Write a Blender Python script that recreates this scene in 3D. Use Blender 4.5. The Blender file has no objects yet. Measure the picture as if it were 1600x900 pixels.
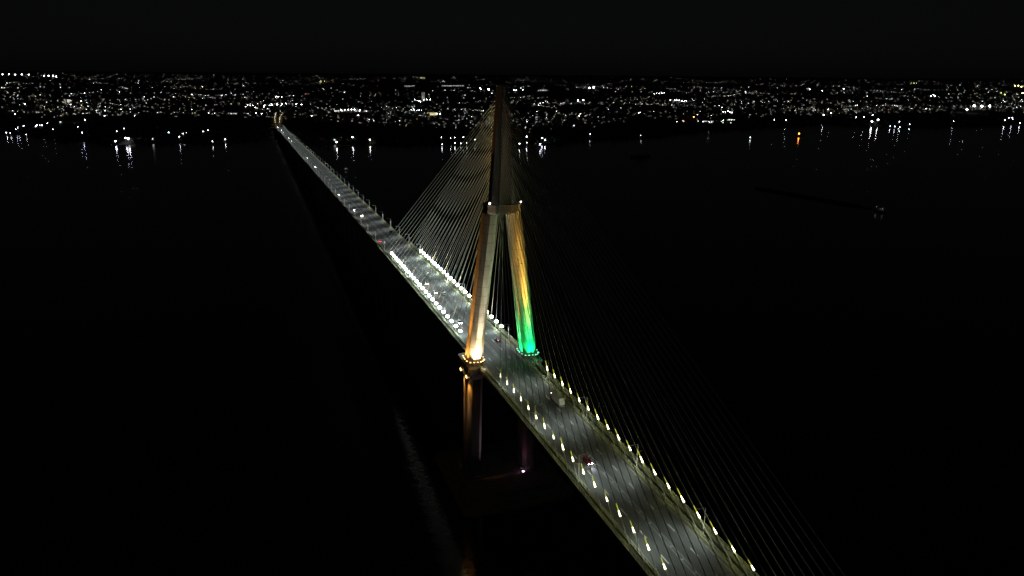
import bpy, math, random
from mathutils import Vector, Matrix, Euler
random.seed(7)
R = math.radians
scene = bpy.context.scene
col = scene.collection

# ------------------------------------------------------------------ helpers
class MB:
    """collects shapes, then links them as ONE mesh object"""
    def __init__(s): s.v = []; s.f = []; s.mi = []; s.m = 0
    def face(s, pts, m=None):
        n = len(s.v); s.v += [tuple(p) for p in pts]
        s.f.append(tuple(range(n, n + len(pts)))); s.mi.append(s.m if m is None else m)
    def loft(s, rings, cap=True, closed=True):
        n0 = len(s.v); k = len(rings[0])
        for r in rings: s.v += [tuple(p) for p in r]
        for i in range(len(rings) - 1):
            for j in range(k if closed else k - 1):
                a = n0 + i * k + j; b = n0 + i * k + (j + 1) % k
                s.f.append((a, b, b + k, a + k)); s.mi.append(s.m)
        if cap and closed:
            s.f.append(tuple(n0 + j for j in reversed(range(k)))); s.mi.append(s.m)
            s.f.append(tuple(n0 + (len(rings) - 1) * k + j for j in range(k))); s.mi.append(s.m)
    def box(s, x0, x1, y0, y1, z0, z1):
        s.loft([[(x0, y0, z0), (x1, y0, z0), (x1, y1, z0), (x0, y1, z0)], [(x0, y0, z1), (x1, y0, z1), (x1, y1, z1), (x0, y1, z1)]])
    def bar(s, p, q, w, h=None):
        s.tube([p, q], [w / 2, w / 2], 4)
    def tube(s, pts, rad, n=6, cap=True):
        rings = []
        for i, p in enumerate(pts):
            p = Vector(p)
            d = (Vector(pts[min(i + 1, len(pts) - 1)]) - Vector(pts[max(i - 1, 0)])).normalized()
            a = d.cross(Vector((0, 0, 1)))
            if a.length < 1e-3: a = Vector((1, 0, 0))
            a.normalize(); b = a.cross(d)
            r = rad[i] if isinstance(rad, (list, tuple)) else rad
            rings.append([p + a * r * math.cos(2 * math.pi * (j + .5) / n) + b * r * math.sin(2 * math.pi * (j + .5) / n) for j in range(n)])
        s.loft(rings, cap)
    def octa(s, c, r, rz=None):
        x, y, z = c; rz = rz or r
        p = [(x + r, y, z), (x, y + r, z), (x - r, y, z), (x, y - r, z)]
        t = (x, y, z + rz); b = (x, y, z - rz)
        for i in range(4):
            s.face([p[i], p[(i + 1) % 4], t]); s.face([p[(i + 1) % 4], p[i], b])
    def mesh(s, name, mats, smooth=False):
        me = bpy.data.meshes.new(name); me.from_pydata(s.v, [], s.f)
        if not isinstance(mats, (list, tuple)): mats = [mats]
        for m in mats: me.materials.append(m)
        for p, i in zip(me.polygons, s.mi): p.material_index = i; p.use_smooth = smooth
        me.update(); return me
    def build(s, name, mats, parent=None, smooth=False):
        return link(name, s.mesh(name, mats, smooth), parent)

def link(name, data, parent=None):
    o = bpy.data.objects.new(name, data); col.objects.link(o)
    if parent: o.parent = parent
    return o
def tag(o, label=None, cat=None, group=None, kind=None):
    if label: o['label'] = label
    if cat: o['category'] = cat
    if group: o['group'] = group
    if kind: o['kind'] = kind
    return o
def thing(name, label, cat, loc=(0, 0, 0), rz=0, group=None):
    o = link(name, None); o.location = loc; o.rotation_euler = (0, 0, rz)
    return tag(o, label, cat, group)
KIDS = {}
def children(o): return [c for c in bpy.data.objects if c.parent == o]
def dup(o, parent=None):
    c = o.copy(); col.objects.link(c); c.parent = parent
    if o not in KIDS: KIDS[o] = children(o)
    for ch in KIDS[o]: dup(ch, c)
    return c

# ------------------------------------------------------------------ materials
def mat(name, base, rough=.8, noise=0, scale=1., metal=0, spec=.3, bump=0, base2=None, stretch=None):
    m = bpy.data.materials.new(name); m.use_nodes = True
    nt = m.node_tree; b = nt.nodes['Principled BSDF']
    b.inputs['Base Color'].default_value = (*base, 1); b.inputs['Roughness'].default_value = rough
    b.inputs['Metallic'].default_value = metal; b.inputs['Specular IOR Level'].default_value = spec
    if noise or base2:
        tc = nt.nodes.new('ShaderNodeTexCoord'); mp = nt.nodes.new('ShaderNodeMapping')
        nt.links.new(tc.outputs['Object'], mp.inputs[0])
        if stretch: mp.inputs['Scale'].default_value = stretch
        n = nt.nodes.new('ShaderNodeTexNoise'); n.inputs['Scale'].default_value = scale; n.inputs['Detail'].default_value = 6
        nt.links.new(mp.outputs[0], n.inputs['Vector'])
        r = nt.nodes.new('ShaderNodeValToRGB')
        b2 = base2 or tuple(c * (1 - noise) for c in base)
        r.color_ramp.elements[0].position = .35; r.color_ramp.elements[0].color = (*b2, 1)
        r.color_ramp.elements[1].position = .65; r.color_ramp.elements[1].color = (*base, 1)
        nt.links.new(n.outputs[0], r.inputs[0]); nt.links.new(r.outputs[0], b.inputs['Base Color'])
        if bump:
            bp = nt.nodes.new('ShaderNodeBump'); bp.inputs['Strength'].default_value = bump
            nt.links.new(n.outputs[0], bp.inputs['Height']); nt.links.new(bp.outputs[0], b.inputs['Normal'])
    return m
def emit(name, c, s, sample=True):
    m = bpy.data.materials.new(name); m.use_nodes = True
    nt = m.node_tree; nt.nodes.clear()
    e = nt.nodes.new('ShaderNodeEmission'); o = nt.nodes.new('ShaderNodeOutputMaterial')
    e.inputs[0].default_value = (*c, 1); e.inputs[1].default_value = s
    nt.links.new(e.outputs[0], o.inputs[0])
    m.cycles.emission_sampling = 'NONE'      # seen and mirrored, but the lamps' light comes from real lights beside them
    return m
CONC = mat('concrete', (.36, .34, .31), .9, .38, .35, bump=.1, stretch=(1, 1, .18))
CONC_M = mat('dimmed_concrete', (.15, .145, .14), .9, .4, .3, stretch=(1, 1, .15))  # base colour darkened so mast and collar look dimly lit
CONC_D = mat('pier_concrete', (.27, .25, .23), .9, .4, .3, stretch=(1, 1, .2))
ASPH = mat('asphalt', (.088, .092, .092), .85, .35, .25, stretch=(1, .12, 1))
def mark_road(m, hatch):
    """worn white lane paint: median pair with ladder bars, lane dashes, edge lines"""
    nt = m.node_tree; b = nt.nodes['Principled BSDF']; src = b.inputs['Base Color'].links[0].from_socket
    tc = nt.nodes.new('ShaderNodeTexCoord'); sp = nt.nodes.new('ShaderNodeSeparateXYZ'); nt.links.new(tc.outputs['Object'], sp.inputs[0])
    def mt(op, a, b_=0., c=0.):
        n = nt.nodes.new('ShaderNodeMath'); n.operation = op
        for i, v in enumerate((a, b_, c)):
            if isinstance(v, (int, float)): n.inputs[i].default_value = v
            else: nt.links.new(v, n.inputs[i])
        return n.outputs[0]
    X, Y = sp.outputs[0], sp.outputs[1]; ax = mt('ABSOLUTE', X)
    med = mt('COMPARE', ax, .56, .09); edge = mt('COMPARE', ax, 9.6, .08)
    bar = mt('MULTIPLY', mt('LESS_THAN', mt('FLOORED_MODULO', Y, 6.), .5), mt('LESS_THAN', ax, .5))
    dash = mt('MULTIPLY', mt('LESS_THAN', mt('FLOORED_MODULO', Y, 12.), 4.), mt('COMPARE', ax, 4.83, .15))
    tot = mt('MULTIPLY', mt('ADD', mt('MULTIPLY', mt('MAXIMUM', med, mt('MAXIMUM', edge, mt('MULTIPLY', bar, hatch))), .55), dash), 1.)
    n = nt.nodes.new('ShaderNodeTexNoise'); n.inputs['Scale'].default_value = .9; n.inputs['Detail'].default_value = 5; nt.links.new(tc.outputs['Object'], n.inputs['Vector'])
    wear = mt('MULTIPLY', tot, mt('MULTIPLY_ADD', n.outputs[0], 1.6, -.1))
    n2 = nt.nodes.new('ShaderNodeTexNoise'); n2.inputs['Scale'].default_value = .07; n2.inputs['Detail'].default_value = 3; nt.links.new(tc.outputs['Object'], n2.inputs['Vector'])
    joint = mt('LESS_THAN', mt('FLOORED_MODULO', Y, 33.), .4)
    lane = mt('ABSOLUTE', mt('SUBTRACT', mt('FLOORED_MODULO', mt('ADD', ax, -.6), 4.2), 2.1)); track = mt('COMPARE', lane, .95, .35)
    dark = mt('SUBTRACT', mt('MULTIPLY_ADD', n2.outputs[0], .9, .6), mt('ADD', mt('MULTIPLY', joint, .5), mt('MULTIPLY', track, .16)))
    hv = nt.nodes.new('ShaderNodeMix'); hv.data_type = 'RGBA'; hv.blend_type = 'MULTIPLY'; hv.inputs['Factor'].default_value = 1
    nt.links.new(src, hv.inputs[6]); nt.links.new(dark, hv.inputs[7]); src = hv.outputs[2]
    mx = nt.nodes.new('ShaderNodeMix'); mx.data_type = 'RGBA'; nt.links.new(wear, mx.inputs['Factor']); nt.links.new(src, mx.inputs[6]); mx.inputs[7].default_value = (.7, .7, .67, 1)
    nt.links.new(mx.outputs[2], b.inputs['Base Color'])
ROADM = mat('marked_asphalt', (.088, .092, .092), .85, .35, .25, stretch=(1, .12, 1)); mark_road(ROADM, 1.)
SHOULDER = mat('shoulder_paving', (.115, .098, .078), .9, .3, .5)
WALK = mat('shade_dark_walkway', (.045, .044, .04), .9, .3, .5)  # floor colour darkened to give the shade between kerb and edge beams
def pour_joints(m):
    """thin darker lift joints every 4 m up the concrete"""
    nt = m.node_tree; b = nt.nodes['Principled BSDF']; src = b.inputs['Base Color'].links[0].from_socket
    tc = nt.nodes.new('ShaderNodeTexCoord'); sp = nt.nodes.new('ShaderNodeSeparateXYZ'); nt.links.new(tc.outputs['Object'], sp.inputs[0])
    md = nt.nodes.new('ShaderNodeMath'); md.operation = 'FLOORED_MODULO'; md.inputs[1].default_value = 4.1; nt.links.new(sp.outputs[2], md.inputs[0])
    lt = nt.nodes.new('ShaderNodeMath'); lt.operation = 'LESS_THAN'; lt.inputs[1].default_value = .22; nt.links.new(md.outputs[0], lt.inputs[0])
    mx = nt.nodes.new('ShaderNodeMix'); mx.data_type = 'RGBA'; nt.links.new(lt.outputs[0], mx.inputs['Factor']); nt.links.new(src, mx.inputs[6]); mx.inputs[7].default_value = (.16, .15, .14, 1)
    nt.links.new(mx.outputs[2], b.inputs['Base Color'])
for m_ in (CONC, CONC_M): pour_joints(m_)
PAINT = mat('worn_road_paint', (.42, .42, .4), .8, .65, .8)
CABLE = mat('cable_sheath', (.5, .5, .47), .6)
RAIL = mat('lamp_tinted_rail_paint', (.5, .53, .3), .6, .3, 2.)  # yellow-green of the lantern light mixed into the rail colour
KERB = mat('lamp_tinted_concrete', (.3, .31, .2), .9, .35, .6)  # olive base carries the yellow lantern light on the concrete
STEEL = mat('galvanised_steel', (.78, .79, .8), .5, .1, 3.)
JOINT = mat('joint_dark', (.2, .19, .18), .9)
HOUSING = mat('lamp_housing', (.1, .1, .1), .6)
DARKM = mat('dark_rubber', (.02, .02, .02), .9)
GLASS = mat('dark_glass', (.01, .012, .015), .1, spec=.6)
LAND = mat('dark_land', (.05, .048, .035), 1, .5, .004)
FOREST = mat('forest_canopy', (.045, .07, .03), 1, .4, .05)
HOUSE = mat('house_render', (.3, .28, .25), .9, .4, .02)
ROOFM = mat('house_roof', (.16, .1, .075), .9, .3, .05)
HULL = mat('hull_paint', (.12, .1, .09), .7, .3, .5)
DECKM = mat('boat_white', (.6, .6, .58), .6)

E_YEL = emit('cable_lamp_yellow', (1, .97, .58), 7); E_GLOW = emit('cable_glow_tail', (.93, .95, .1), .62)
E_FLOOD = emit('cable_flood_white', (1, .97, .88), 16)
E_AMBER = emit('leg_lamp_amber', (1, .6, .2), 7)
E_GREEN = emit('leg_lamp_green', (.16, 1, .5), 4)
E_MAG = emit('pier_lamp_magenta', (1, .5, .85), 14)
E_STREET = emit('street_lamp_lens', (.93, 1, .98), 10, False)
E_WHITE = emit('obstruction_lamp', (1, .92, .88), 12)
E_HEAD = emit('headlamp', (1, .97, .95), 70, False)
E_TAIL = emit('tail_lamp', (1, .03, .05), 14, False)
E_RED = emit('red_signal', (1, .04, .03), 6)

# ------------------------------------------------------------------ camera (solved from the photograph)
CAM = Vector((-105.199, -299.289, 126.379))
cr = Vector((0.93888880, -0.34412610, 0.00806486)); cu = Vector((0.09227322, 0.27418525, 0.95723984)); cf = Vector((0.33162248, 0.89799759, -0.28918308))
F = 1115.04
cam = bpy.data.cameras.new('camera'); co = bpy.data.objects.new('camera', cam); col.objects.link(co)
co.matrix_world = Matrix(((cr.x, cu.x, -cf.x, CAM.x), (cr.y, cu.y, -cf.y, CAM.y), (cr.z, cu.z, -cf.z, CAM.z), (0, 0, 0, 1)))
cam.sensor_width = 36; cam.lens = F / 1600 * 36; cam.clip_start = 1; cam.clip_end = 120000
scene.camera = co
def ray(px, py): return (cr * ((px - 800) / F) - cu * ((py - 450) / F) + cf).normalized()

# ------------------------------------------------------------------ bridge profile
K, G, YB = 2.592e-5, -0.0068014, 260.
def zc(y):
    a = max(-YB, min(YB, y)); s = -2 * K * a + G
    return -K * a * a + G * a + s * (y - a)
ROAD = -5.4
def zr(y): return zc(y) + ROAD
def at(px, py, z):
    d = ray(px, py); t = (z - CAM.z) / d.z; return CAM + d * t
def on_deck(px, py, h=0):
    z = ROAD
    for _ in range(40): p = at(px, py, z + h); z = zr(p.y)
    return p
WATER = -68.
YN, YF, YE = -420., 262., 2150.
def steps(a, b, st):
    n = max(1, round((b - a) / st)); return [a + (b - a) * i / n for i in range(n + 1)]
def strip(mb, x0, x1, z0, z1, ys):
    mb.loft([[(x0, y, zr(y) + z0), (x1, y, zr(y) + z0), (x1, y, zr(y) + z1), (x0, y, zr(y) + z1)] for y in ys])
def sheet(mb, x0, x1, dz, ys):
    for a, b in zip(ys, ys[1:]):
        mb.face([(x0, a, zr(a) + dz), (x1, a, zr(a) + dz), (x1, b, zr(b) + dz), (x0, b, zr(b) + dz)])

bridge = thing('cable_stayed_bridge', 'long cable-stayed road bridge with one tall concrete pylon lit amber and green', 'bridge')
# deck: box girder, slab, kerb beams, walkways
ysn = steps(YN, YF, 11.)
m = MB(); strip(m, -11.6, 11.6, -1.1, -.02, ysn)
m.loft([[(-9, y, zr(y) - 1.1), (9, y, zr(y) - 1.1), (6, y, zr(y) - 4.2), (-6, y, zr(y) - 4.2)] for y in ysn])
m.build('deck_girder', CONC, bridge)
m = MB(); sheet(m, -9.75, 9.75, .0, ysn); m.build('roadway', ROADM, bridge)
for x0 in (-10.45, 9.75): m = MB(); sheet(m, x0, x0 + .7, .004, ysn); m.build('shoulder', SHOULDER, bridge)
for s in (-1, 1):
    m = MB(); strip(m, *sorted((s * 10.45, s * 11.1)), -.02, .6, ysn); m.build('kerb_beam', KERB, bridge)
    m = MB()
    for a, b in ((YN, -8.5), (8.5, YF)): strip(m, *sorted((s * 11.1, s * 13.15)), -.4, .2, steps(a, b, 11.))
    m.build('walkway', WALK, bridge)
    m = MB()
    for a, b in ((YN, -8.5), (8.5, YF)): strip(m, *sorted((s * 13.15, s * 13.7)), .1, 1.3, steps(a, b, 11.))
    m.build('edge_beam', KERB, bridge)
    m = MB()           # outer guard rail
    for a, b in ((YN, -8.8), (8.8, YF)):
        ys = steps(a, b, 11.)
        for h in (1.7, 2.15, 2.6):
            m.loft([[(s * 13.5 + dx, y, zr(y) + h + dz) for dx, dz in ((-.06, -.06), (.06, -.06), (.06, .06), (-.06, .06))] for y in ys])
        for y in steps(a, b, 2.1): m.box(s * 13.5 - .08, s * 13.5 + .08, y - .08, y + .08, zr(y) + 1.28, zr(y) + 2.64)
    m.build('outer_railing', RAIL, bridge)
    m = MB()           # inner guard rail on the kerb beam
    for h in (1.05, 1.5):
        m.loft([[(s * 10.8 + dx, y, zr(y) + h + dz) for dx, dz in ((-.06, -.06), (.06, -.06), (.06, .06), (-.06, .06))] for y in ysn])
    for y in steps(YN, YF, 2.1):
        m.box(s * 10.8 - .06, s * 10.8 + .06, y - .06, y + .06, zr(y) + .58, zr(y) + 1.52)
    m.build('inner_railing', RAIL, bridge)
# pylon
def octring(cx, cy, z, a, b, c):
    a /= 2; b /= 2
    return [(cx + x, cy + y, z) for x, y in ((-a + c, -b), (a - c, -b), (a, -b + c), (a, b - c), (a - c, b), (-a + c, b), (-a, b - c), (-a, -b + c))]
def lerp(a, b, t): return a + (b - a) * t
for s in (-1, 1):
    m = MB(); rings = []
    for i in range(9):
        t = i / 8; rings.append(octring(s * lerp(13.7, 5.5, t), 0, lerp(-3.4, 66.2, t), lerp(6.9, 6.0, t), lerp(9.6, 8.6, t), lerp(2.0, 1.9, t)))
    m.loft(rings); leg = m.build('pylon_leg', CONC, bridge)
    for t in (.33, .66):           # dark joint bands of the climbing formwork
        m = MB(); c = s * lerp(13.7, 5.5, t); z = lerp(-3.4, 66.2, t)
        m.loft([octring(c, 0, z - .06, lerp(6.9, 6.0, t) + .05, lerp(9.6, 8.6, t) + .05, 2.), octring(c - s * .02, 0, z + .06, lerp(6.9, 6.0, t) + .04, lerp(9.6, 8.6, t) + .04, 2.)])
        m.build('joint_band', JOINT, leg)
    if s < 0:
        m = MB(); zz = 1.2; cx = s * lerp(13.7, 5.5, .066) - lerp(6.9, 6.0, .066) / 2
        m.loft([[(cx - .05, 1.2, zz), (cx - .05, 2.1, zz), (cx + .2, 2.1, zz), (cx + .2, 1.2, zz)], [(cx + .2, 1.2, zz + 2), (cx + .2, 2.1, zz + 2), (cx + .4, 2.1, zz + 2), (cx + .4, 1.2, zz + 2)]])
        m.build('door', DARKM, leg)
    # head block under the leg, pier column, pile cap
    m = MB()
    m.loft([octring(s * 13.9, 0, -11.5, 7.2, 10.5, 1.6), octring(s * 14.0, 1.0, -7.6, 8.6, 19., 1.), octring(s * 14.0, 1.2, -4.3, 8.9, 21., 1.)])
    m.loft([octring(s * 13.8, 0, -4.3, 8.2, 11.6, 2.2), octring(s * 13.7, 0, -3.4, 8.0, 11.2, 2.2)])
    m.build('bearing_block', CONC, bridge)
    m = MB(); xb = 15.2 if s < 0 else 13.8
    m.loft([octring(s * lerp(13.9, xb, t), 0, lerp(-11.5, -63., t), 7.0, 10.4, 1.5) for t in (0, .25, .5, .75, 1)])
    m.loft([octring(s * xb, 0, -64.6, 9.4, 13., 2.4), octring(s * xb, 0, -63., 8.6, 12., 2.)])
    m.build('pier_column', CONC_D, bridge)
m = MB()
for hx, hy, z0, z1 in ((27.5, 30.5, -71., -67.0), (25., 25.5, -67.0, -65.8), (22.3, 20.6, -65.8, -64.6)):
    m.loft([octring(0, 0, z0, 2 * hx, 2 * hy, 3.), octring(0, 0, z1, 2 * hx, 2 * hy, 3.)])
    for rad in (0,):
        pass
m.build('pile_cap', CONC_D, bridge)
m = MB()
m.loft([octring(0, 0, 66.2, 15.2, 12.6, 2.6), octring(0, 0, 67.2, 15.4, 12.8, 2.6), octring(0, 0, 70.3, 15.4, 12.8, 2.6)])
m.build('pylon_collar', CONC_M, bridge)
m = MB()
m.loft([octring(0, 0, lerp(70.3, 121.1, t), lerp(11.4, 4.1, t), lerp(10.6, 5.0, t), lerp(3.0, 1.1, t)) for t in [i / 8 for i in range(9)]])
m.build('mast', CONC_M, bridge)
# cross beam carrying the deck between the legs
m = MB(); m.box(-10.4, 10.4, -3.2, 3.2, -12.5, -9.75); m.build('cross_beam', CONC_D, bridge)

# stay cables
P0, DP, NC = 31.0, 8.29, 27
def foot(i, sx, sy):
    y = sy * (P0 + i * DP); p = Vector((sx * 11, y, zc(y))); q = top(i, sx, sy)
    d = (p - q).normalized(); return p + d * ((p.z - (zr(y) + .6)) / -d.z)
def top(i, sx, sy):
    t = (i + .5) / NC; z = lerp(74, 117, t); u = (z - 70.3) / 50.8
    return Vector((sx * lerp(2.6, .9, t), sy * (lerp(10.0, 4.6, u) / 2 - .25), z))
def lamp_at(i, sx, sy):
    y = sy * (P0 + i * DP); return Vector((sx * 11, y, zc(y)))
rest = MB(); ncab = 0
for sy in (1, -1):
    for sx in (-1, 1):
        for i in range(NC):
            p, q = foot(i, sx, sy), top(i, sx, sy)
            d = (q - p).normalized()
            pts = [p, p + d * 9., p + d * 9.2, q]; rr = [.11, .11, .11, .11]
            if sy < 0 and i >= 23: rest.tube(pts, rr, 6)
            else:
                m = MB(); m.tube(pts, rr, 6); m.build('stay_cable', CABLE, bridge); ncab += 1
tag(rest.build('outermost_stay_cables', CABLE, bridge), kind='stuff')

# approach viaduct
via = thing('approach_viaduct', 'long straight road viaduct running from the pylon spans down to the far city shore', 'viaduct', (0, 0, 0))
ysf = steps(YF + .05, YE, 20.)
m = MB(); strip(m, -11.6, 11.6, -1.1, -.02, ysf)
m.loft([[(-8, y, zr(y) - 1.1), (8, y, zr(y) - 1.1), (6.5, y, zr(y) - 3.), (-6.5, y, zr(y) - 3.)] for y in ysf])
m.build('deck_girder', CONC, via)
m = MB(); sheet(m, -10.45, 10.45, .0, ysf); m.build('roadway', ROADM, via)
for s in (-1, 1):
    m = MB(); strip(m, *sorted((s * 10.45, s * 10.85)), -.02, .95, ysf)
    strip(m, *sorted((s * 11.6, s * 12.6)), -.3, .3, ysf); strip(m, *sorted((s * 12.3, s * 12.58)), .3, 1.3, ysf)
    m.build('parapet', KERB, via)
pm = None
for y in steps(300, 2100, 45.):
    m = MB()
    for s in (-1, 1): m.tube([(s * 6, y, WATER - 3), (s * 6, y, zr(y) - 4.2)], 1.2, 10)
    m.box(-8.5, 8.5, y - 1.3, y + 1.3, zr(y) - 4.2, zr(y) - 2.95)
    m.build('pier', CONC_D, via)

# ------------------------------------------------------------------ lights helper
def spot(name, loc, target, power, color, size, blend=.6, radius=.25, parent=None):
    l = bpy.data.lights.new(name, 'SPOT'); l.energy = power; l.color = color; l.spot_size = R(size); l.spot_blend = blend; l.shadow_soft_size = radius
    o = bpy.data.objects.new(name, l); col.objects.link(o)
    d = Vector(target) - Vector(loc); o.rotation_euler = d.to_track_quat('-Z', 'Y').to_euler(); o.location = loc
    if parent: o.parent = parent; o.matrix_parent_inverse = parent.matrix_world.inverted() if parent.location.length == 0 else Matrix.Translation(-parent.location)
    return o

def beam(name, loc, target, intensity, color, size, radius=.3):
    """floodlight with a reflector: a small disk throwing a soft cone; intensity as for an equally bright spot"""
    l = bpy.data.lights.new(name, 'AREA'); l.shape = 'DISK'; l.size = 2 * radius; l.spread = R(size); l.color = color
    l.energy = intensity / (4 * math.pi) * math.pi * math.sin(R(size / 2)) ** 2 * .5
    o = bpy.data.objects.new(name, l); col.objects.link(o)
    d = Vector(target) - Vector(loc); o.rotation_euler = d.to_track_quat('-Z', 'Y').to_euler(); o.location = loc
    return o

# ------------------------------------------------------------------ cable floodlights
def rot_to(d): return Vector(d).to_track_quat('Z', 'Y').to_euler()
# far fans: round floodlight heads beside each cable, facing up the cable
m = MB(); m.tube([(0, 0, -.5), (0, 0, .05)], [.5, 1.08], 14, True); far_house = m.mesh('floodlight', [HOUSING])
m = MB(); n = 16
for k in range(n):
    a, b = 2 * math.pi * k / n, 2 * math.pi * (k + 1) / n
    m.face([(0, 0, .30), (1.02 * math.cos(a), 1.02 * math.sin(a), .08), (1.02 * math.cos(b), 1.02 * math.sin(b), .08)])
far_lens = m.mesh('lens', [E_FLOOD])
m = MB(); m.bar((0, 0, -.4), (0, 0, -1.6), .12); far_arm = m.mesh('bracket', [STEEL])
# near fans: slim lantern clamped round the cable sleeve, opening upward
m = MB(); m.tube([(0, 0, -.3), (0, 0, -.02)], [.12, .29], 10); near_house = m.mesh('floodlight', [STEEL])
m = MB(); m.tube([(0, 0, .0), (0, 0, .12), (0, 0, 1.9)], [.28, .25, .11], 10, False); m.face([(.27 * math.cos(k * .785), .27 * math.sin(k * .785), .005) for k in range(8)]); m.m = 1; m.tube([(0, 0, 1.8), (0, 0, 3.9)], [.125, .115], 8, False); near_lens = m.mesh('lens', [E_YEL, E_GLOW])  # upper tube glows to imitate lamplight on the cable sleeve
FLW = (1, .96, .84); FLY = (1, .95, .55)
def flood(kind, p, d, label, group):
    o = link('floodlight', far_house if kind else near_house); o.location = p; o.rotation_euler = rot_to(d)
    tag(o, label, 'floodlight', group)
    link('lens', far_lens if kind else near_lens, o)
    if kind: link('bracket', far_arm, o)
    else: k = random.uniform(.9, 1.12); o.scale = (k, k, k * random.uniform(.8, 1.15))
    return o
for sx in (-1, 1):
    side = 'left' if sx < 0 else 'right'
    for i in range(0, 23):
        p = lamp_at(i, sx, 1); q = top(i, sx, 1); d = (q - p).normalized()
        flood(1, p + Vector((sx * .15, 0, 0)) - d * .1, d, f'dazzling white floodlight in the row along the {side} deck edge beyond the pylon', f'white floodlights on the {side} deck edge beyond the pylon')
        if i % 3 == 1:
            l = bpy.data.lights.new('flood_spill', 'POINT'); l.energy = 3000; l.color = (.82, 1, .94); l.shadow_soft_size = .6
            lo = bpy.data.objects.new('flood_spill', l); col.objects.link(lo); lo.location = p + Vector((sx * -2.2, -.9, -1.6))
        if i % 4 == 2: beam('cable_beam', p + d * .4 + Vector((sx * -1.2, -1.5, 0)), p.lerp(q, .8) + Vector((0, 6, 0)), 30000, (1, .84, .45), 40, .4)
    for i in range(0 if sx < 0 else 0, 23):
        p = lamp_at(i, sx, -1); q = top(i, sx, -1); d = (q - p).normalized()
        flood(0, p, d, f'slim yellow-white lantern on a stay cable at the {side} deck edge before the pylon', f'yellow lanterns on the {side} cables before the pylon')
        if i % 2 == 0:
            l = bpy.data.lights.new('lantern_light', 'POINT'); l.energy = 190; l.color = (1, 1, .42); l.shadow_soft_size = .25
            lo = bpy.data.objects.new('lantern_light', l); col.objects.link(lo); lo.location = p + Vector((sx * -.8, 0, 0))
        if i % 4 == 2: beam('cable_beam', p + d * 2.8 + Vector((sx * -.9, 1.0, 0)), p.lerp(q, .33), 10000, (1, .96, .78), 14, .3)

# ------------------------------------------------------------------ lamps at the pylon
m = MB(); m.tube([(0, 0, 0), (0, 0, .3)], [.16, .2], 8); m.tube([(0, -.05, .3), (0, .12, .75)], [.3, .46], 8)
ph = m.mesh('floodlight', [HOUSING])
lens_of = {}
for key, e in (('amber', E_AMBER), ('green', E_GREEN), ('magenta', E_MAG)):
    m = MB(); m.octa((0, .14, .86), .42, .2); lens_of[key] = m.mesh('lens', [e])
AM, CREAM, UPW, GRN, ORG = (1, .42, .07), (1, .78, .46), (.9, .95, .62), (0, 1, .2), (1, .5, .1)
def leg_ring(s, key, label, group):
    for x, y in [(-1.15, -.62), (-1.2, -.05), (-1.18, .35), (-1.1, .8), (-.85, -1.08), (-.4, -1.2), (.05, -1.24), (.5, -1.22), (.75, -1.14), (1.05, -.85), (1.12, -.72), (1.22, -.1), (1.2, .35), (.5, 1.2), (-.4, 1.2)]:
        p = Vector((s * 13.7 + x * 3.75, y * 4.95, -3.35))
        o = link('floodlight', ph); o.location = p; o.rotation_euler = (0, 0, math.atan2(x, -y) if False else math.atan2(p.x - s * 13.7, -(p.y)) + 0)
        tag(o, label, 'floodlight', group); link('lens', lens_of[key], o)
leg_ring(-1, 'amber', 'small amber floodlight in the ring round the left pylon leg', 'amber floodlights round the left pylon leg')
leg_ring(1, 'green', 'small green floodlight in the ring round the right pylon leg', 'green floodlights round the right pylon leg')
L0, R0 = -13.7, 13.7
# left leg: amber on its outer face, cream on the front, pale up high
beam('leg_beam', (L0 - 5.2, -1.5, -3), (L0 - 2.6, -1, 6), 15000, AM, 84)
beam('leg_beam', (L0 - 5.2, 2.5, -3), (L0 - 2.6, 2, 6), 15000, AM, 84)
beam('leg_beam', (L0 - 6.4, 0, -3), (L0 + 1, 0, 36), 260000, AM, 22)
beam('leg_beam', (L0 - 2.2, -7.4, -3), (L0, -4.6, 5), 34000, CREAM, 84)
beam('leg_beam', (L0 + 1.8, -7.4, -3), (L0 + 1, -4.6, 5), 34000, CREAM, 84)
beam('leg_beam', (L0 + 1.0, -8.4, -3), (L0 + 4.0, -4.2, 36), 240000, (1, .88, .62), 26)
beam('leg_beam', (L0 + 5.0, -9.0, -3), (L0 + 6.8, -4.2, 50), 260000, UPW, 13)
# right leg: green foot, turning yellow and amber towards the collar
beam('leg_beam', (R0 - 5.2, -1.0, -3), (R0 - 2.6, -1, 6), 24000, GRN, 84)
beam('leg_beam', (R0 - 1.8, -7.2, -3), (R0 - 1, -4.6, 5), 30000, GRN, 84)
beam('leg_beam', (R0 + 1.8, -7.2, -3), (R0 + .5, -4.6, 5), 30000, GRN, 84)
beam('leg_beam', (R0 - 1.0, -8.4, -3), (R0 - 1.8, -4.2, 17), 150000, (.05, 1, .2), 30)
beam('leg_beam', (R0 + .6, -8.6, -3), (R0 - 3.6, -4.2, 31), 330000, (.62, 1, .2), 17)
beam('leg_beam', (R0 - 6.2, 0, -3), (R0 - 4.6, 0, 16), 120000, (.1, 1, .25), 30)
beam('leg_beam', (R0 - .5, -9.0, -3), (R0 - 7.0, -4.2, 58), 2000000, (1, .42, .06), 12)
beam('leg_beam', (R0 - 6.4, -2.0, -3), (R0 - 8.6, -3, 58), 300000, (1, .4, .05), 12)
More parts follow.
